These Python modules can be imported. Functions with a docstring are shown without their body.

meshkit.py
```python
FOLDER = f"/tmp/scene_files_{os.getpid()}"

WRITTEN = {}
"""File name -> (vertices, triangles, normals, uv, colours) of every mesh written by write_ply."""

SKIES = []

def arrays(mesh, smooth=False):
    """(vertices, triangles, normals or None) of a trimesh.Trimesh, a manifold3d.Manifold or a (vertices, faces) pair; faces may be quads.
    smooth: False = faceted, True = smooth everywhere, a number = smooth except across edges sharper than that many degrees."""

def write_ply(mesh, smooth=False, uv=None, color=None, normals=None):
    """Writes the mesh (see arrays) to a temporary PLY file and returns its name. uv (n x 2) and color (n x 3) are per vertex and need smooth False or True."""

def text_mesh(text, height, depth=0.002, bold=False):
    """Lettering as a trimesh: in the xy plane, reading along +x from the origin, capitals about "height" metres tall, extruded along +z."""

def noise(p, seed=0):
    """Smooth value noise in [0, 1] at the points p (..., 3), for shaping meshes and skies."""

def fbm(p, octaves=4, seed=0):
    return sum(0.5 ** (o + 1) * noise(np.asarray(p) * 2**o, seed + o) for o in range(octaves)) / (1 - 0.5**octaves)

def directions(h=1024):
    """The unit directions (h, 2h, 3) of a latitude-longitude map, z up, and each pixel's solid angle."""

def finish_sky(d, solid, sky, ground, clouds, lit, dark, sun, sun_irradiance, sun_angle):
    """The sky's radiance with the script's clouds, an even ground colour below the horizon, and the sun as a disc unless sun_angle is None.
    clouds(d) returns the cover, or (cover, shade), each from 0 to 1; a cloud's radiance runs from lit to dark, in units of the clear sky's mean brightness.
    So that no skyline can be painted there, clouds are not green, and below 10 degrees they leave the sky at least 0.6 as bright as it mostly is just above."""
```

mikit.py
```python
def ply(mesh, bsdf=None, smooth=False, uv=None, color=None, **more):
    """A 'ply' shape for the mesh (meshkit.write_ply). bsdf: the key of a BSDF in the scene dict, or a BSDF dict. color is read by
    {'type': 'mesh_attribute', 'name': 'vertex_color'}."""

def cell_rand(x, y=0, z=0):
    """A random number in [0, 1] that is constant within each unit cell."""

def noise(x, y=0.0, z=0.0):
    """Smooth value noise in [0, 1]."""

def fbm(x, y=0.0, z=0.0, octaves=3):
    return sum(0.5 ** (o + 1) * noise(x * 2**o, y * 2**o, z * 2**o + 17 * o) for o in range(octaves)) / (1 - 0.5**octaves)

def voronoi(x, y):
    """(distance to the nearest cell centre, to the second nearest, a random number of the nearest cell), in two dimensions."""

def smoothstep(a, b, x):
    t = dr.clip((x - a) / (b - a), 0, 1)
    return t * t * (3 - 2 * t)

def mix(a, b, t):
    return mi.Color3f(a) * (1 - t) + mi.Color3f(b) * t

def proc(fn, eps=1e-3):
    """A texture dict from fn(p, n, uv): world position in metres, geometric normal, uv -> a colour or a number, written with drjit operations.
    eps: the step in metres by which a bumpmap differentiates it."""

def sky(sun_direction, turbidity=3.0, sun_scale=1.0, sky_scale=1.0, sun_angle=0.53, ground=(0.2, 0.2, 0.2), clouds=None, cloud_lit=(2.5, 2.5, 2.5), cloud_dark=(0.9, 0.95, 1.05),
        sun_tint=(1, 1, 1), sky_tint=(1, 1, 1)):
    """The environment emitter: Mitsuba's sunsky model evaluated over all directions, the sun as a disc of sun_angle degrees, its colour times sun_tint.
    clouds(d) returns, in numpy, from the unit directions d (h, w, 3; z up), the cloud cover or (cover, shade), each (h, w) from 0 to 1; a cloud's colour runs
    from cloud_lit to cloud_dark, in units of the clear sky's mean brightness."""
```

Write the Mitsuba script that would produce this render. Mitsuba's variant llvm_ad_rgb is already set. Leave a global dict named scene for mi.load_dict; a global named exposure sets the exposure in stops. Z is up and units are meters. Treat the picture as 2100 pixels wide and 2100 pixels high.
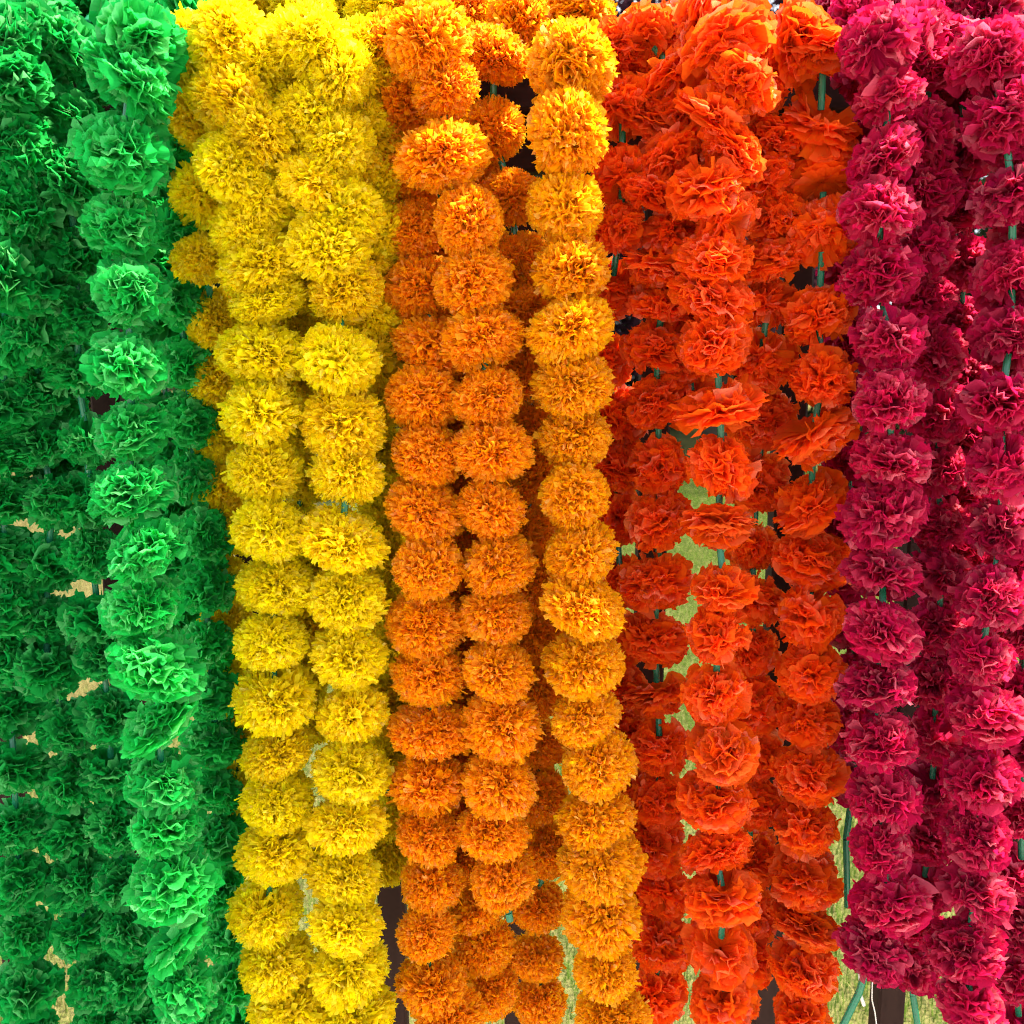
import math
import numpy as np, trimesh, mitsuba as mi, mikit, meshkit
import drjit as dr
from mikit import noise, fbm, smoothstep, mix, cell_rand

T = mi.ScalarTransform4f
rng = np.random.default_rng(11)
scene, labels = {}, {}

# ------------------------------------------------------------------ camera, sky, exposure
PITCH = math.radians(9.3)
EYE = np.array([0.0, -1.12, 1.36])
FOV = 53.0
fwd = np.array([0, math.cos(PITCH), -math.sin(PITCH)])
up = np.array([0, math.sin(PITCH), math.cos(PITCH)])
scene['camera'] = {'type': 'thinlens', 'aperture_radius': 0.0016, 'focus_distance': 1.02, 'fov': FOV, 'near_clip': 0.05, 'far_clip': 400.0,
                   'to_world': T().look_at(origin=EYE.tolist(), target=(EYE + fwd).tolist(), up=[0, 0, 1])}
SUN = (0.48, 0.02, 0.88)
scene['sky'] = mikit.sky(SUN, turbidity=3, sun_scale=0.85, sky_scale=1.0, sun_angle=5, clouds=lambda d: 0.7, cloud_lit=(2.0, 2.0, 2.0))
exposure = 3.62
TAN = math.tan(math.radians(FOV / 2))


def at(px, py, Y):
    """the place at depth Y (metres behind the rail face) seen at the photograph's pixel px, py (2100 wide): used to lay out the garlands, each at its own depth"""
    d = fwd + np.array([1.0, 0, 0]) * ((px - 1050) / 1050 * TAN) - up * ((py - 1050) / 1050 * TAN)
    return EYE + d * ((Y - EYE[1]) / d[1])


PX = 2 * TAN / 2100          # metres per pixel at 1 m


# ------------------------------------------------------------------ materials
def mat(name, **k):
    scene[name] = k


mat('petal_cloth', type='principledthin', base_color={'type': 'mesh_attribute', 'name': 'vertex_color'}, roughness=0.5, eta=1.33,
    diff_trans=1.4)
mat('straw_plastic', type='twosided', nested={'type': 'principled', 'base_color': {'type': 'rgb', 'value': [0.009, 0.15, 0.075]}, 'roughness': 0.32, 'specular': 0.5})
mat('string_white', type='twosided', nested={'type': 'diffuse', 'reflectance': {'type': 'rgb', 'value': [0.75, 0.72, 0.66]}})


def wood(p, n, uv):
    g = fbm(p.x * 14 + p.z * 14, p.y * 120, (p.z - p.x) * 14, 3)
    s = fbm(p.x * 160, p.y * 160, p.z * 9, 3)
    return mix((0.017, 0.0075, 0.006), (0.040, 0.019, 0.014), 0.5 * g + 0.5 * s)


mat('dark_wood', type='twosided', nested={'type': 'principled', 'base_color': mikit.proc(wood), 'roughness': 0.75, 'specular': 0.12})


def rail_wood(p, n, uv):
    s = fbm(p.x * 9, p.y * 150, p.z * 150, 4)
    return mix((0.015, 0.007, 0.0055), (0.042, 0.019, 0.015), s)


mat('rail_wood', type='twosided', nested={'type': 'principled', 'base_color': mikit.proc(rail_wood), 'roughness': 0.75, 'specular': 0.12})


def soil(p, n, uv):
    a = fbm(p.x * 1.1, p.y * 1.1, 0.0, 4)
    b = fbm(p.x * 60, p.y * 60, 3.0, 3)
    return mix((0.07, 0.09, 0.025), (0.20, 0.19, 0.08), 0.45 * a + 0.55 * b)


mat('lawn_soil', type='twosided', nested={'type': 'diffuse', 'reflectance': mikit.proc(soil)})
mat('blade', type='principledthin', base_color={'type': 'mesh_attribute', 'name': 'vertex_color'}, roughness=0.45, eta=1.4, diff_trans=0.9)
mat('bark', type='twosided', nested={'type': 'diffuse', 'reflectance': {'type': 'rgb', 'value': [0.06, 0.045, 0.035]}})


def shingle(p, n, uv):
    r = cell_rand(dr.floor(p.x * 3.2 + 0.5 * dr.floor(p.z * 7)), dr.floor(p.z * 7), 2)
    edge = smoothstep(0.0, 0.12, p.z * 7 - dr.floor(p.z * 7))
    return mix((0.09, 0.095, 0.10), (0.22, 0.23, 0.24), 0.6 * r + 0.4 * fbm(p.x * 30, p.y * 30, p.z * 30)) * (0.55 + 0.45 * edge)


mat('roof_shingle', type='twosided', nested={'type': 'diffuse', 'reflectance': mikit.proc(shingle)})
mat('house_paint', type='twosided', nested={'type': 'diffuse', 'reflectance': {'type': 'rgb', 'value': [0.30, 0.31, 0.32]}})
mat('pane_glass', type='twosided', nested={'type': 'principled', 'base_color': {'type': 'rgb', 'value': [0.02, 0.025, 0.03]}, 'roughness': 0.06, 'specular': 0.6})


# ------------------------------------------------------------------ setting: lawn, background
def box(c, s, rot=0.0, bevel=0.003):
    """a box with chamfered edges"""
    h = np.array(s) / 2
    pts = []
    for k in range(3):
        hh = h - bevel
        hh[k] = h[k]
        pts += [[a * hh[0], b * hh[1], d * hh[2]] for a in (-1, 1) for b in (-1, 1) for d in (-1, 1)]
    m = trimesh.convex.convex_hull(np.array(pts))
    m.apply_transform(trimesh.transformations.rotation_matrix(rot, [0, 0, 1]))
    m.apply_translation(c)
    return m


def ground_z(x, y):
    """the lawn: level by the railing, then rising gently"""
    t = np.clip((y - 2.5) / 12, 0, 1)
    return 0.55 * t * t + 0.03 * (meshkit.noise(np.stack([x * .5, y * .5, x * 0], -1)) - 0.5)


gx, gy = np.meshgrid(np.concatenate([[-150], np.linspace(-14, 14, 57), [150]]), np.concatenate([[-60], np.linspace(-3, 30, 67), [200]]), indexing='ij')
gz = ground_z(gx, gy)
nx, ny = gx.shape
ii, jj = np.meshgrid(np.arange(nx - 1), np.arange(ny - 1), indexing='ij')
quad = np.stack([ii * ny + jj, (ii + 1) * ny + jj, (ii + 1) * ny + jj + 1, ii * ny + jj + 1], -1).reshape(-1, 4)
scene['ground'] = mikit.ply((np.stack([gx, gy, gz], -1).reshape(-1, 3), quad), 'lawn_soil', smooth=True)
labels['ground'] = {'kind': 'structure', 'label': 'sunlit lawn ground behind the railing', 'category': 'ground'}


pat = box([0, -4.3, -0.045], [16, 8, .13], bevel=.01)  # out-of-view slab, added to bounce light up onto the flowers


def concrete(p, n, uv):
    return mix((0.40, 0.385, 0.36), (0.52, 0.505, 0.475), fbm(p.x * 2.2, p.y * 2.2, 0, 4) * .6 + .4 * fbm(p.x * 70, p.y * 70, 1, 2))


mat('patio_concrete', type='twosided', nested={'type': 'diffuse', 'reflectance': mikit.proc(concrete)})
scene['added_patio'] = mikit.ply(pat, 'patio_concrete')
labels['added_patio'] = {'kind': 'structure', 'label': 'unseen pale concrete slab added in front of the railing to bounce light up', 'category': 'added_patio'}


def blades(n, h, w, r, straw=0.38):
    """a square metre of grass blades, each a bent tapering strip"""
    b = r.random((n, 2)) - 0.5
    ang, lean = r.random(n) * 2 * np.pi, r.gamma(2.2, 0.19, n)
    L = h * (0.55 + 0.8 * r.random(n))
    d = np.stack([np.cos(ang), np.sin(ang)], -1)
    s = np.stack([-d[:, 1], d[:, 0]], -1)
    V = []
    for t, ww in ((0, 1.0), (0.5, .85), (1.0, 0.12)):
        fx, fz = L * np.sin(np.minimum(lean, 1.4)) * t ** 1.7, L * t * np.cos(np.minimum(lean, 1.4) * t)
        c = np.concatenate([b + d * fx[:, None], fz[:, None]], 1)
        e = np.concatenate([s * w * ww / 2, np.zeros((n, 1))], 1)
        V += [c - e, c + e]
    V = np.stack(V, 1)
    base = np.arange(n)[:, None] * 6
    F = np.concatenate([base + np.array(q) for q in ([0, 1, 3], [0, 3, 2], [2, 3, 5])], 0)
    k = r.random(n)
    col = np.where(k[:, None] < straw, [[0.36, 0.31, 0.14]], np.where(k[:, None] < 0.75, [[0.14, 0.24, 0.035]], [[0.085, 0.155, 0.03]]))
    col = col * (0.75 + 0.5 * r.random((n, 1)))
    return (V.reshape(-1, 3), F), np.repeat(col, 6, 0)


for g in range(3):
    m, c = blades(13000, 0.040, 0.0024, np.random.default_rng(50 + g), (.85, .42, .12)[g])
    scene[f'turf{g}'] = {'type': 'shapegroup', 'grass': mikit.ply(m, 'blade', smooth=True, color=c)}
k = 0
for yy in np.arange(-0.2, 8.0, 1.0):
    half = 1.3 + 0.52 * (yy + 1.1)
    for xx in np.arange(-math.ceil(half), math.ceil(half) + 1, 1.0):
        k += 1
        z = float(ground_z(np.array(xx), np.array(yy + .5)))
        tilt = math.degrees(math.atan2(float(ground_z(np.array(xx), np.array(yy + 1.0)) - ground_z(np.array(xx), np.array(yy))), 1.0))
        scene[f'grass__{k:03d}'] = {'type': 'instance', 'to_world': T().translate([xx, yy + .5, z - .004]).rotate([1, 0, 0], tilt).rotate([0, 0, 1], float(90 * rng.integers(4))).scale([1, 1, 1.0]),
                                    'g': {'type': 'ref', 'id': f'turf{0 if xx < -1 else 1 if xx < 0 else 2}'}}
labels['grass'] = {'kind': 'stuff', 'label': 'short sunlit grass seen through the gaps between garlands', 'category': 'grass'}


def foliage(centers, radii, n, size, base, r, spread=0.25):
    """leaves scattered in clumps round the given centres"""
    w = np.array(radii) ** 2
    which = r.choice(len(centers), n, p=w / w.sum())
    d = r.normal(size=(n, 3))
    d /= np.linalg.norm(d, axis=1, keepdims=True)
    p = np.array(centers)[which] + d * (np.array(radii)[which] * (0.45 + 0.62 * r.random(n)))[:, None]
    a = r.normal(size=(n, 3))
    a /= np.linalg.norm(a, axis=1, keepdims=True)
    b = np.cross(a, r.normal(size=(n, 3)))
    b /= np.linalg.norm(b, axis=1, keepdims=True)
    L = size * (0.6 + 0.8 * r.random(n))[:, None]
    V = np.stack([p - a * L, p + b * L * .38, p + a * L, p - b * L * .38], 1)
    F = (np.arange(n)[:, None] * 4 + np.array([0, 1, 2, 3])).reshape(-1, 4)
    col = np.array(base)[None] * (1 + spread * (2 * r.random((n, 1)) - 1))
    return (V.reshape(-1, 3), F), np.repeat(col, 4, 0)


def limb(a, b, r0, r1, sides=8):
    a, b = np.array(a, float), np.array(b, float)
    d = (b - a) / np.linalg.norm(b - a)
    u = np.cross(d, [0.3, 1, 0.1]); u /= np.linalg.norm(u)
    v = np.cross(d, u)
    t = np.linspace(0, 2 * np.pi, sides, endpoint=False)
    ring = np.cos(t)[:, None] * u + np.sin(t)[:, None] * v
    V = np.concatenate([a + ring * r0, b + ring * r1])
    i = np.arange(sides)
    F = np.stack([i, (i + 1) % sides, (i + 1) % sides + sides, i + sides], 1)
    return trimesh.Trimesh(V, np.vstack([F[:, :3], F[:, [0, 2, 3]]]), process=False)


def tree(key, x, y, height, crown_r, base, leaf, n, label, seed, low=0.3, cat='tree'):
    r = np.random.default_rng(seed)
    z0 = float(ground_z(np.array(x), np.array(y))) - 0.05
    parts, cs, rs = [limb([x, y, z0], [x + .1, y, z0 + height * .55], height * .03, height * .017)], [], []
    for q in range(16):
        a, e = q * 2.4, r.random()
        c = np.array([x + math.cos(a) * crown_r * .72 * math.sqrt(r.random()), y + math.sin(a) * crown_r * .72 * math.sqrt(r.random()), z0 + height * (low + (0.94 - low) * e)])
        parts.append(limb([x + .05, y, z0 + height * min(.5, low + .15 * e)], c, height * .011, height * .003, 5))
        cs.append(c); rs.append(crown_r * (.30 + .22 * r.random()))
    scene[f'{key}__trunk'] = mikit.ply(trimesh.util.concatenate(parts), 'bark', smooth=True)
    m, c = foliage(cs, rs, n, leaf, base, r)
    scene[f'{key}__crown'] = mikit.ply(m, 'blade', color=c)
    labels[key] = {'label': label, 'category': cat}


tree('purple_tree', 2.1, 9.5, 5.3, 2.2, (0.035, 0.014, 0.022), .07, 15000, 'dark purple leaved tree behind the railing, showing above the red-orange garlands', 3, .25)
tree('green_tree', -0.25, 7.6, 4.15, .62, (0.06, 0.12, 0.025), .05, 6000, 'small green tree behind the orange garlands in front of a grey roof', 4, .3)
tree('dark_tree', -3.6, 10.5, 5.6, 2.4, (0.03, 0.055, 0.02), .07, 13000, 'dark green tree behind the green and yellow garlands at the left', 5, .2)
for q, (x, y, h, r_, lab) in enumerate([(-6.2, 11.5, 2.5, 1.7, 'dark evergreen shrub at the far left end of the lawn'), (-3.1, 12.3, 2.3, 1.7, 'dark evergreen shrub under the dark green tree'),
                                       (-0.2, 11.8, 2.2, 1.7, 'dark evergreen shrub behind the small green tree'), (2.9, 12.2, 2.4, 1.7, 'dark evergreen shrub behind the purple tree'),
                                       (6.0, 11.6, 2.5, 1.7, 'dark evergreen shrub at the far right end of the lawn')]):
    tree('evergreen_shrub' + (f'_{q:03d}' if q else ''), x, y, h + 1.3, r_ + .35, (0.022, 0.034, 0.016), .085, 13000, lab, 20 + q, .12, 'shrub')
    labels['evergreen_shrub' + (f'_{q:03d}' if q else '')]['group'] = 'shrubs at the end of the lawn'

hz = float(ground_z(np.array(0.), np.array(18.)))
house = 'grey_house'
scene[f'{house}__wall'] = mikit.ply(box([0.5, 19.5, hz + 1.6], [11, 5.0, 3.4]), 'house_paint')
rv = np.array([[-5.6, 16.5, hz + 3.15], [6.6, 16.5, hz + 3.15], [6.6, 19.5, hz + 6.6], [-5.6, 19.5, hz + 6.6], [-5.6, 22.5, hz + 3.15], [6.6, 22.5, hz + 3.15]])
rm = trimesh.convex.convex_hull(np.vstack([rv, rv - [0, 0, .15]]))
scene[f'{house}__roof'] = mikit.ply(rm, 'roof_shingle')
for q, x in enumerate((-2.6, 0.6, 3.8)):
    kw = f'{house}__window' + (f'_{q:03d}' if q else '')
    fr = trimesh.util.concatenate([box([x - .55, 16.97, hz + 1.7], [.09, .1, 1.3]), box([x + .55, 16.97, hz + 1.7], [.09, .1, 1.3]), box([x, 16.97, hz + 2.305], [1.0, .1, .09]), box([x, 16.97, hz + 1.095], [1.0, .1, .09])])
    scene[kw + '__frame'] = mikit.ply(fr, 'string_white')
    scene[kw + '__pane'] = mikit.ply(box([x, 16.98, hz + 1.7], [1.0, .03, 1.11]), 'pane_glass')
labels[house] = {'label': 'grey house with a shingle roof beyond the lawn', 'category': 'house'}

# ------------------------------------------------------------------ the railing
R = 'wooden_railing'
labels[R] = {'label': 'dark brown wooden railing with square balusters that carries all the garlands', 'category': 'railing'}
z_a, z_b = at(1050, 122, 0.0)[2], at(1050, 226, 0.0)[2]
scene[f'{R}__cap_board'] = mikit.ply(box([0, .055, z_a + .013], [3.4, .13, .026]), 'rail_wood')
scene[f'{R}__top_rail'] = mikit.ply(box([0, .018, (z_a + z_b) / 2 - .001], [3.4, .036, z_a - z_b - .002]), 'rail_wood')
scene[f'{R}__lower_rail'] = mikit.ply(box([0, .052, z_b - .02], [3.4, .03, .07]), 'rail_wood')
scene[f'{R}__bottom_rail'] = mikit.ply(box([0, .052, 0.22], [3.4, .038, .085]), 'rail_wood')
for q, px in enumerate(range(2 - 530, 2400, 265)):
    x = at(px, 2050, .03)[0]
    zt, zb = z_a - .0015, 0.265
    scene[f'{R}__baluster' + (f'_{q:03d}' if q else '')] = mikit.ply(box([x, 0.052 + .0345, (zt + zb) / 2 - .04], [.034, .036, zt - zb + .08]), 'dark_wood')
for q, x in enumerate((-1.62, 1.62)):
    scene[f'{R}__post' + (f'_{q:03d}' if q else '')] = mikit.ply(box([x, .052, z_a / 2], [.09, .09, z_a]), 'dark_wood')


# ------------------------------------------------------------------ pompom flowers
def pompom(style, base, seed, glint_p=.06, fine=False):
    """a cloth flower of unit radius, its axis along z: cut strips of cloth bunched on the string, folded every way"""
    r = np.random.default_rng(seed)
    if style == 'carnation':
        n, nu, nt = (350, 5, 5) if fine else (240, 7, 5)
        sz = np.concatenate([r.uniform(-0.72, 1.0, n)])
        w = np.radians(r.uniform(17, 42, n) if fine else r.uniform(26, 54, n)); L = r.uniform(0.76, 1.03, n)
        amp = r.uniform(0.05, 0.15, n); kf = r.uniform(0.7, 2.1, n); curl = r.normal(0.02, 0.16, n); roll = r.normal(0, 0.75, n); h = r.uniform(.72, .86)
        jag = 0.035
    elif style == 'dish':
        n, nu, nt = 150, 7, 5
        sz = np.concatenate([r.uniform(-0.30, 1.0, n)])
        w = np.radians(r.uniform(32, 60, n)); L = r.uniform(0.62, 0.98, n)
        amp = r.uniform(0.05, 0.14, n); kf = r.uniform(0.7, 1.9, n); curl = r.normal(0.05, 0.15, n); roll = r.normal(0, 0.6, n); h = 0.66
        jag = 0.03
    else:
        n, nu, nt = 2700, 3, 4
        sz = np.concatenate([r.uniform(-0.80, 1.0, n)])
        w = np.radians(r.uniform(4, 12, n)); L = r.uniform(0.78, 1.01, n)
        amp = r.uniform(0.015, 0.05, n); kf = r.uniform(0.8, 1.6, n); curl = r.normal(0.0, 0.24, n); roll = r.normal(0, 1.2, n); h = r.uniform(.74, .94)
        jag = 0.035
    el, phi = np.arcsin(sz), r.uniform(0, 2 * np.pi, n)
    # lower layers: a pleated round of cloth, its strips lying edge over edge
    if style == 'carnation':
        rounds = [(-42, 13, .98, .30), (-20, 13, 1.0, .22)]
    elif style == 'dish':
        rounds = [(-34, 12, 1.04, .30), (-22, 13, 1.06, .30), (-8, 13, 1.03, .25)]
    else:
        rounds = [(-78, 20, .97, .06), (-60, 34, .99, .08), (-42, 40, 1.0, .08), (-25, 44, 1.0, .08), (-8, 44, .99, .05)] if seed % 2 else [(-50, 40, .9, .2)]
    for e0, m, l0, c0 in rounds:
        a = np.arange(m) * 2 * np.pi / m + r.normal(0, .05, m) + r.random()
        phi = np.concatenate([phi, a]); el = np.concatenate([el, np.radians(e0 + r.normal(0, 5, m))])
        w = np.concatenate([w, np.full(m, 2 * np.pi / m * 1.3)]); L = np.concatenate([L, l0 * r.uniform(.94, 1.03, m)])
        amp = np.concatenate([amp, r.uniform(.012, .035, m)]); kf = np.concatenate([kf, r.uniform(1.5, 3.2, m)])
        curl = np.concatenate([curl, r.normal(c0, .04, m)]); roll = np.concatenate([roll, r.normal(0.1, .1, m)])
    n = len(phi)
    lop = 1 + {'carnation': .34, 'dish': .3}.get(style, .30) * (meshkit.noise(np.stack([np.cos(el) * np.cos(phi), np.cos(el) * np.sin(phi), np.sin(el)], -1) * 1.25 + 7, seed) - .5)
    L = L * lop
    L0 = L.copy()
    L = L / np.sqrt(np.cos(el) ** 2 + (np.sin(el) / h) ** 2)
    D = np.stack([np.cos(el) * np.cos(phi), np.cos(el) * np.sin(phi), np.sin(el)], -1)
    Tn = np.stack([-np.sin(phi), np.cos(phi), 0 * phi], -1)
    N = np.cross(D, Tn)
    N *= np.where(N[:, 2:] < 0, -1, 1)
    Tr = Tn * np.cos(roll)[:, None] + N * np.sin(roll)[:, None]
    Nr = N * np.cos(roll)[:, None] - Tn * np.sin(roll)[:, None]
    u, t = np.linspace(-1, 1, nu), np.linspace(0, 1, nt)
    U, TT = np.meshgrid(u, t, indexing='ij')
    U, TT = U.ravel()[None], TT.ravel()[None]
    ph = r.uniform(0, 2 * np.pi, (n, 1))
    tipj = np.repeat(r.normal(0, jag, (n, nu, 1)), nt, 2).reshape(n, -1) * TT ** 3
    rho = (0.08 + (L[:, None] - 0.08) * TT) * (1 + tipj)
    th = U * w[:, None] / 2 * (1 + r.normal(0, .05, (n, nu * nt)) * TT)
    d = L[:, None] * (curl[:, None] * TT ** 2 + amp[:, None] * TT ** 1.3 * np.sin(kf[:, None] * U * np.pi + ph) + r.normal(0, .012, (n, nu * nt)) * TT)
    sb = {'carnation': .36, 'dish': .34}.get(style, .62) * np.where(np.arange(n) < len(sz), 1, .12)[:, None]
    out = np.maximum(TT - .35, 0) ** 1.35
    bend = sb * r.normal(0, 1, (n, 1)) * out
    side = sb * r.normal(0, 1, (n, 1)) * out
    P = D[:, None] * (rho * np.cos(th))[..., None] + Tr[:, None] * (rho * np.sin(th) + side)[..., None] + Nr[:, None] * (d + bend)[..., None]
    e = np.sqrt(P[..., 0] ** 2 + P[..., 1] ** 2 + (P[..., 2] / h) ** 2) + 1e-6      # the bunch keeps its rounded outline, however the strips bend
    k = np.where(np.arange(n) < len(sz), {'carnation': .62, 'dish': .5}.get(style, .9), .3)[:, None]
    P = P * (1 - k + k * np.minimum(1.25, (L0[:, None] * (.08 + .92 * TT) * (1 + tipj)) / e))[..., None]
    b = (np.arange(nu - 1)[:, None] * nt + np.arange(nt - 1)[None]).ravel()
    q = np.stack([b, b + nt, b + nt + 1, b + 1], -1)
    F = (np.arange(n)[:, None, None] * nu * nt + q[None]).reshape(-1, 4)
    base = np.array(base) * (1 + r.normal(0, .05)) * np.array([1, 1 + np.clip(r.normal(0, .03), -.05, .04), 1])
    col = base[None, None] * (1 + r.normal(0, .10, (n, 1, 1))) * np.ones((1, nu * nt, 1))
    pale = np.where(r.random((n, 1, 1)) < glint_p, r.uniform(.05, .34, (n, 1, 1)), np.clip(r.normal(.02, .04, (n, 1, 1)), 0, .1)) * (TT ** 3)[..., None]  # paler cut edges; the stronger tips are sheen highlights painted into the colour
    col = np.clip(col * (1 - pale) + pale * (.45 * np.array(base) / np.array(base).max() + .55 * np.array([.95, .92, .82])), 0, .95)
    return (P.reshape(-1, 3), F), col.reshape(-1, 3)


KINDS = {  # cloth colour, style, variants
    'deep_green': ((0.010, 0.43, 0.076), ['carnation', 'carnation', 'carnation', 'dish']),  # same green cloth darkened: shade on back and left strands put into colour
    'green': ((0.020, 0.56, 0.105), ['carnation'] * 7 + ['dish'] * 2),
    'yellow': ((0.96, 0.785, 0.006), ['marigold'] * 9),
    'orange': ((0.97, 0.43, 0.005), ['marigold'] * 9),
    'amber': ((0.96, 0.50, 0.005), ['marigold'] * 7),
    'scarlet': ((0.92, 0.145, 0.008), ['carnation'] * 6 + ['dish'] * 4),
    'pink': ((0.62, 0.012, 0.098), ['carnation'] * 7 + ['dish']),
}
groups = {}
for kname, (base, styles) in KINDS.items():
    for i, st in enumerate(styles):
        m, c = pompom(st, base, 1000 + 17 * i + sum(map(ord, kname)), {'green': .34, 'deep_green': .25, 'pink': .24, 'scarlet': .14}.get(kname, .05), kname != 'scarlet')
        gid = f'flower_{kname}_{i}'
        scene[gid] = {'type': 'shapegroup', 'cloth': mikit.ply(m, 'petal_cloth', smooth=True, color=c)}
        groups.setdefault((kname, st == 'dish'), []).append(gid)

tt = np.linspace(0, 2 * np.pi, 10, endpoint=False)
ring = np.stack([np.cos(tt), np.sin(tt)], -1)
sv = np.concatenate([np.c_[ring * s, np.full(10, z)] for s, z in ((.78, .5), (1, .5), (1, -.5), (.78, -.5))])
i10 = np.arange(10)
sf = np.concatenate([np.stack([i10 + a * 10, (i10 + 1) % 10 + a * 10, (i10 + 1) % 10 + a * 10 + 10, i10 + a * 10 + 10], 1) for a in range(3)])
scene['straw_group'] = {'type': 'shapegroup', 'tube': mikit.ply((sv, sf), 'straw_plastic', smooth=30)}


def frame(z, spin):
    z = z / np.linalg.norm(z)
    x = np.cross([0, 1.0, 0.05], z); x /= np.linalg.norm(x)
    y = np.cross(z, x)
    c, s = math.cos(spin), math.sin(spin)
    return np.stack([x * c + y * s, y * c - x * s, z], 1)


def place(mat3, p):
    m = np.eye(4); m[:3, :3] = mat3; m[:3, 3] = p
    return T(m.tolist())


def drape(py, layer):
    if isinstance(layer, tuple):                   # the heap by the rail is thick, below it the garland swings back
        q = np.clip((py - 420) / 560, 0, 1)
        layer = layer[0] + (layer[1] - layer[0]) * q * q * (3 - 2 * q)
    """depth of a flower: over the cap board at the top, hanging in front of the boards below it"""
    t = np.clip((py - 5) / 75, 0, 1)
    t = t * t * (3 - 2 * t)
    return 0.035 * (1 - t) + layer * t


counts = {}


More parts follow.
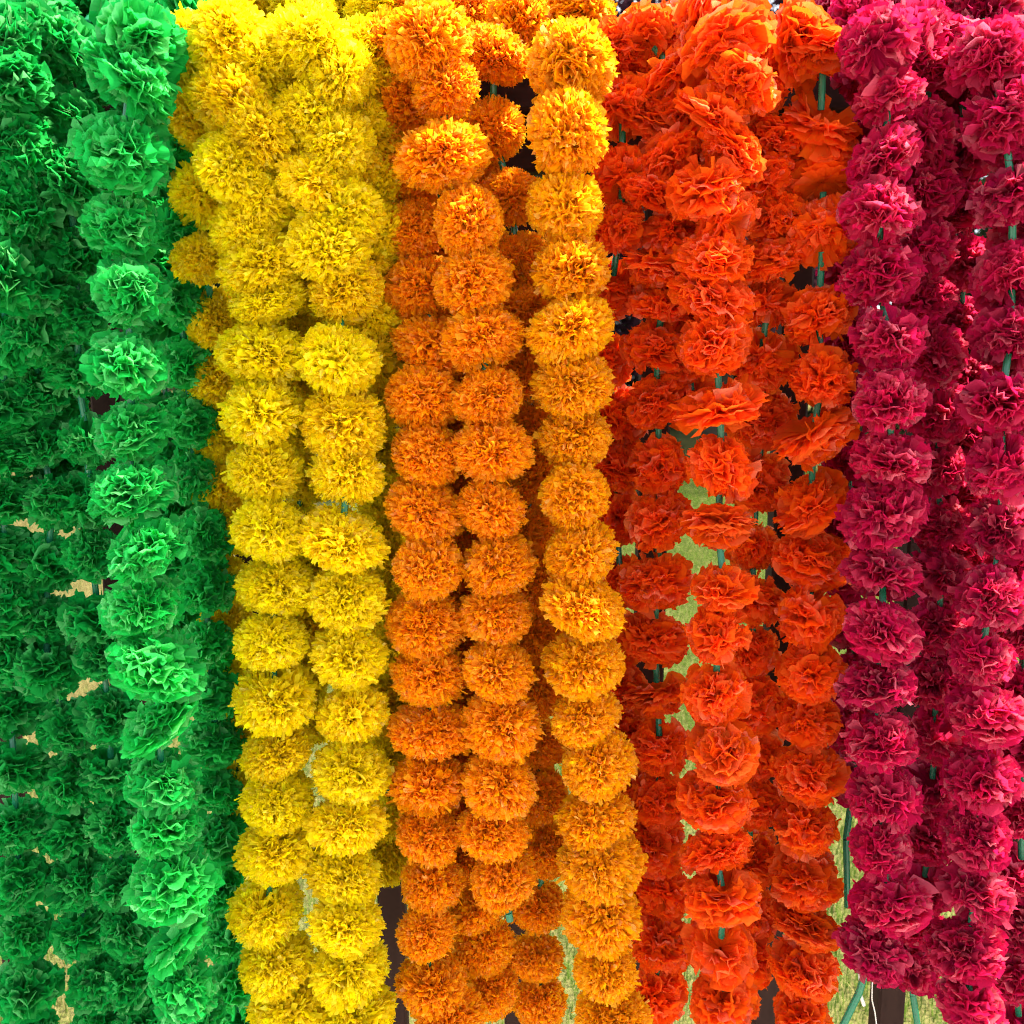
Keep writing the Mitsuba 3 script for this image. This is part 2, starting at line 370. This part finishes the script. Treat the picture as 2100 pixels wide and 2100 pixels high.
def garland(color, layer, size, pts, label, tail=None, dish=0.0, tilt=0.30, flat=1.0):
    """one garland: flowers threaded on a string with a drinking-straw spacer in each gap. size: mean flower width in the photograph's pixels at 1 m"""
    n = counts.get('flower_garland', 0); counts['flower_garland'] = n + 1
    key = 'flower_garland' + (f'_{n:03d}' if n else '')
    labels[key] = {'label': label, 'category': 'garland', 'group': 'cloth flower garlands hung over the railing'}
    P = np.array([at(px, py, drape(py, layer) + rng.normal(0, .006)) for px, py in pts])
    up_ = np.gradient(P, axis=0) * -1
    for i, p in enumerate(P):
        z = up_[i] / np.linalg.norm(up_[i])
        d = dish and rng.random() < dish
        tl = tilt * (1.9 if pts[i][1] < 480 else 1.0)
        z = z + np.array([rng.normal(0, tl), rng.normal(-0.10, tl), rng.normal(0, .1)])
        pool = groups.get((color, bool(d))) or groups[(color, False)]
        g = pool[rng.integers(len(pool))]
        gap = np.linalg.norm(P[min(i + 1, len(P) - 1)] - P[max(i - 1, 0)]) / (2 if 0 < i < len(P) - 1 else 1)
        rad = size * PX / 2 * rng.uniform(.90, 1.13)
        hz_ = min(1.15, max(1.0 if d else .88, gap / (1.5 * rad))) * flat
        z = z * (-1 if rng.random() < (.45 if d else .22) else 1)
        M = frame(z, rng.uniform(0, 6.28)) @ np.diag([rad * rng.uniform(.90, 1.08), rad * rng.uniform(.90, 1.08), rad * hz_ * rng.uniform(.86, 1.08)])
        scene[f'{key}__flower' + (f'_{i:03d}' if i else '')] = {'type': 'instance', 'to_world': place(M, p), 'g': {'type': 'ref', 'id': g}}
    for i in range(len(P) - 1):
        d = P[i] - P[i + 1]
        M = frame(d, 0) @ np.diag([.0033, .0033, np.linalg.norm(d) * (.4 if 'green' in color else .55)])
        scene[f'{key}__straw' + (f'_{i:03d}' if i else '')] = {'type': 'instance', 'to_world': place(M, (P[i] + P[i + 1]) / 2), 'g': {'type': 'ref', 'id': 'straw_group'}}
    if tail:
        Q = [np.array(P[-1])] + [at(a, b, drape(b, layer)) for a, b in tail]
        for i in range(len(Q) - 1):
            d = Q[i] - Q[i + 1]
            M = frame(d, 0) @ np.diag([.0037, .0037, np.linalg.norm(d) * .99])
            scene[f'{key}__straw_{len(P) + i:03d}'] = {'type': 'instance', 'to_world': place(M, (Q[i] + Q[i + 1]) / 2), 'g': {'type': 'ref', 'id': 'straw_group'}}
    return key


FRONT, MID, BACK = -0.165, -0.10, -0.04
G = lambda s: [tuple(map(float, q.split(','))) for q in s.split()]   # noqa: E731

# green
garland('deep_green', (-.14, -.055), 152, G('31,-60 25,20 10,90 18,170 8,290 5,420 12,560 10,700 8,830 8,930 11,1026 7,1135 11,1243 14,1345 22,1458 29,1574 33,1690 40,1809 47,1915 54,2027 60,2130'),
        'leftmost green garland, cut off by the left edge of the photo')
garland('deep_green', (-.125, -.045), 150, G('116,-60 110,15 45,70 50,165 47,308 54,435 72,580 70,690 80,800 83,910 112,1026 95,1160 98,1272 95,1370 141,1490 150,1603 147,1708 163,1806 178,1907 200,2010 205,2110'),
        'second green garland from the left, its colour darkened as shade, beside the gaps that show straw-coloured grass')
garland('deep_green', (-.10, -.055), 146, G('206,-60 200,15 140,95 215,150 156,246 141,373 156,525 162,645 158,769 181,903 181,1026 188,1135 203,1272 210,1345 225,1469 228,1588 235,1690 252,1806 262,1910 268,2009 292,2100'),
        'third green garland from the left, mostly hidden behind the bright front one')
garland('green', -.20, 160, G('281,-60 275,30 290,85 268,165 250,316 250,464 267,603 261,751 275,882 272,1009 302,1130 295,1247 320,1366 326,1482 332,1604 338,1704 355,1810 365,1922 376,2022 395,2110'),
        'brightest green garland, standing out in front with full round flowers', dish=.25)
garland('green', (-.11, -.08), 135, G('361,-60 355,15 385,40 345,110 350,195 360,327 370,470 370,614 380,745 395,860 398,980 420,1100 422,1205 428,1326 438,1425 442,1520 442,1623 446,1727 458,1825 466,1918 476,2025 502,2095'),
        'rightmost green garland, next to the yellow ones')
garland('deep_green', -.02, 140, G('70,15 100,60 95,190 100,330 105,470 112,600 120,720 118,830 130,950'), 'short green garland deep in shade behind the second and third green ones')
garland('deep_green', -.03, 145, G('330,60 318,150 310,250 312,350 318,450 322,550 330,650 336,750 342,850 350,950 352,1050 358,1150 362,1250'), 'short shade-darkened green garland hidden between the brightest and the rightmost green garlands')
# yellow
garland('yellow', (-.13, -.05), 138, G('426,-65 430,15 405,120 420,248 427,409 418,530 440,655 440,777 446,891 458,1000 462,1090 465,1190 472,1290 480,1400 487,1500 490,1610 494,1700'),
        'leftmost yellow garland, against the green flowers')
garland('yellow', FRONT, 156, G('511,-65 515,10 468,80 532,140 478,215 540,280 484,345 535,415 505,480 535,545 549,614 543,728 538,848 543,967 554,1087 565,1201 556,1315 565,1429 571,1538 571,1641 562,1745 549,1864 565,1973 592,2060'),
        'left of the two bright yellow front garlands, tilting to one side near the bottom')
garland('yellow', (-.125, -.04), 140, G('596,-65 600,10 585,95 580,190 575,300 590,385 595,480 600,570 610,680 618,780 610,880 618,980 612,1080 622,1170 630,1270 628,1370 632,1470'),
        'short yellow garland half hidden between the two bright yellow front garlands')
garland('yellow', FRONT - .005, 158, G('686,-65 690,12 636,85 695,160 640,235 690,300 650,370 700,435 672,510 707,590 690,739 707,870 712,978 701,1109 712,1228 717,1342 723,1467 717,1582 712,1690 707,1794 712,1892 712,1989 723,2080'),
        'right of the two bright yellow front garlands')
garland('yellow', (-.12, -.04), 138, G('766,-65 770,25 745,110 772,180 772,290 770,390 788,480 799,560 799,641 790,739 785,826 785,930 795,1030 793,1130 793,1230 800,1340 800,1445 800,1554 795,1674 788,1750'),
        'rightmost yellow garland, shaded, touching the orange flowers')
garland('yellow', (-.135, -.08), 138, G('636,-65 640,30 720,170 742,250 718,335 740,440 745,530 752,640 748,740 745,850'), 'short yellow garland in the heap at the top right of the yellow block')
# orange
garland('orange', (-.12, -.155), 150, G('820,25 800,85 835,215 832,350 848,470 868,590 891,707 870,815 880,935 870,1044 880,1163 875,1277 880,1386 886,1495 880,1609 880,1712 886,1810 875,1913 886,2016 924,2095'),
        'leftmost orange garland, next to the yellow ones')
garland('orange', FRONT - .005, 150, G('905,20 878,85 914,188 904,322 961,455 972,578 989,696 1000,815 1011,924 1006,1044 1022,1158 1016,1261 1022,1375 1027,1489 1022,1609 1011,1707 1033,1804'),
        'second orange garland from the left, standing in front, ending in a cut green straw', tail=[(1043, 1872), (1046, 1888)])
garland('orange', (-.085, -.085), 140, G('1062,45 1012,112 1012,265 1048,406 1062,543 1080,645 1080,762 1095,874 1091,983 1085,1087 1098,1196 1098,1304 1100,1413 1109,1522 1105,1630 1117,1740 1105,1860 1102,1962 1109,2055'),
        'shaded orange garland just left of the pale orange front garland')
garland('orange', (-.035, -.095), 150, G('945,20 955,110 965,270 975,370 905,480 930,640 940,760 938,880 938,990 945,1100 950,1210 952,1320 955,1430 955,1540 950,1650 960,1760 985,1850 990,1936 1004,2025'),
        'deep orange garland hidden behind the two left orange ones, showing at its lower end')
garland('amber', -.165, 150, G('1180,32 1168,135 1163,277 1163,424 1169,554 1174,674 1174,788 1179,897 1179,1016 1190,1136 1201,1245 1196,1359 1201,1467 1228,1565 1223,1679 1234,1772 1234,1880 1245,1989 1255,2080'),
        'rightmost orange garland, paler amber, with clear round flowers')
# red-orange
garland('scarlet', (-.10, -.045), 138, G('1262,92 1268,125 1275,220 1278,362 1270,470 1255,590 1236,736 1265,856 1265,954 1265,1062 1272,1189 1260,1316 1265,1407 1275,1500 1280,1610 1275,1740 1290,1850'),
        'leftmost red-orange garland, mostly behind the amber one')
garland('scarlet', (-.12, -.09), 140, G('1328,82 1388,150 1332,235 1378,320 1340,400 1380,475 1345,545 1358,625 1348,717 1348,826 1353,957 1353,1071 1348,1190 1342,1310 1348,1424 1353,1533 1348,1641 1342,1734 1359,1826 1353,1935 1342,2043'),
        'second red-orange garland from the left, with grass in the gaps on both its sides', dish=.3)
garland('scarlet', (-.11, -.08), 138, G('1395,68 1405,118 1398,235 1445,365 1440,468 1410,560 1425,640 1410,730 1420,820'), 'short red-orange garland at the top behind the middle of the red-orange block')
garland('scarlet', FRONT, 146, G('1440,60 1490,95 1522,165 1462,240 1498,312 1455,385 1492,455 1462,530 1466,610 1467,707 1478,837 1478,957 1473,1076 1484,1207 1473,1304 1467,1424 1484,1538 1467,1641 1467,1745 1484,1837 1478,1946 1484,2054'),
        'middle red-orange garland, standing out in front', dish=.25)
garland('scarlet', (-.11, -.05), 135, G('1530,84 1583,88 1552,205 1592,285 1560,365 1595,450 1568,535 1575,625 1560,739 1565,859 1554,989 1544,1120 1544,1228 1544,1337 1544,1446 1544,1544 1538,1647 1538,1761 1544,1870 1530,1967 1500,2060'),
        'shaded red-orange garland left of the dark baluster, second from the right')
garland('scarlet', (-.12, -.11), 150, G('1640,92 1690,92 1682,264 1688,372 1688,478 1679,647 1685,777 1669,891 1663,1033 1663,1147 1663,1266 1663,1381 1658,1478 1658,1587 1652,1696 1652,1799 1652,1897 1652,1989 1647,2082'),
        'rightmost red-orange garland, dish shaped flowers with green straws between them', dish=.5)
# pink
garland('pink', -.045, 140, G('1715,25 1765,150 1765,300 1760,420 1755,560 1750,700 1745,827 1750,940 1740,1062 1745,1180 1752,1290 1752,1400 1747,1500 1752,1590'),
        'leftmost crimson pink garland, hidden behind the front left one', tail=[(1735, 1720), (1738, 1860)])
garland('pink', FRONT, 150, G('1764,-60 1760,45 1794,95 1822,198 1813,326 1804,435 1804,565 1821,696 1826,821 1826,946 1810,1054 1810,1179 1810,1294 1799,1408 1804,1516 1815,1636 1804,1739 1826,1853 1788,1951'),
        'front left crimson pink garland, ending above the grass in a green straw tail', tail=[(1762, 2035), (1718, 2125)])
garland('pink', (-.11, -.06), 142, G('1824,-60 1820,20 1848,110 1906,150 1895,280 1895,396 1893,510 1898,620 1915,730 1925,850 1925,965 1930,1080 1930,1180 1925,1290 1915,1400 1920,1510 1910,1620 1905,1720 1895,1820 1885,1900 1868,1982'),
        'dark crimson pink garland right of the front left one, ending in a green straw tail', tail=[(1872, 2040), (1886, 2130)])
garland('pink', (-.09, -.03), 142, G('1904,-60 1900,18 1895,82 1976,116 1969,190 1988,303 1965,420 1975,540 1970,660 1985,790 1980,900 1975,1010 1980,1120 1970,1230 1965,1340 1960,1450 1950,1560 1950,1680'),
        'deep shaded crimson pink garland behind the bright right one')
garland('pink', FRONT, 152, G('2017,-60 2013,25 2034,120 2058,238 2076,396 2076,565 2071,696 2054,826 2054,957 2054,1087 2033,1228 2011,1348 2022,1467 2011,1598 2000,1717 2002,1834 1981,1948 1990,2060'),
        'front right crimson pink garland with the brightest lit tops')
garland('pink', (-.15, -.11), 148, G('2089,-60 2085,15 2080,112 2100,290 2110,460 2110,600 2108,740 2110,880 2105,1020 2103,1160 2105,1290 2098,1420 2100,1540 2092,1660 2095,1790 2090,1900 2085,2000 2090,2105'),
        'rightmost crimson pink garland, cut off by the right edge of the photo')

# the loose white string by the pink garland
c = np.array([at(a, b, -.03) for a, b in [(1762, 1990), (1766, 2020), (1764, 2040), (1772, 2062)]])
c2 = np.array([at(a, b, 0.0) for a, b in [(1790, 1960), (1789, 2010), (1788, 2050), (1794, 2075), (1800, 2120)]])


def cord(points, rad):
    return trimesh.util.concatenate([limb(a, b, rad, rad, 6) for a, b in zip(points[:-1], points[1:])])


scene['loose_string'] = mikit.ply(cord(c2, .0008), 'string_white', smooth=True)
labels['loose_string'] = {'label': 'thin white string hanging beside a baluster under the pink garlands', 'category': 'string'}
scene['string_knot'] = mikit.ply(cord(c, .0022), 'string_white', smooth=True)
labels['string_knot'] = {'label': 'short tuft of white string tied to a green straw tail', 'category': 'string'}
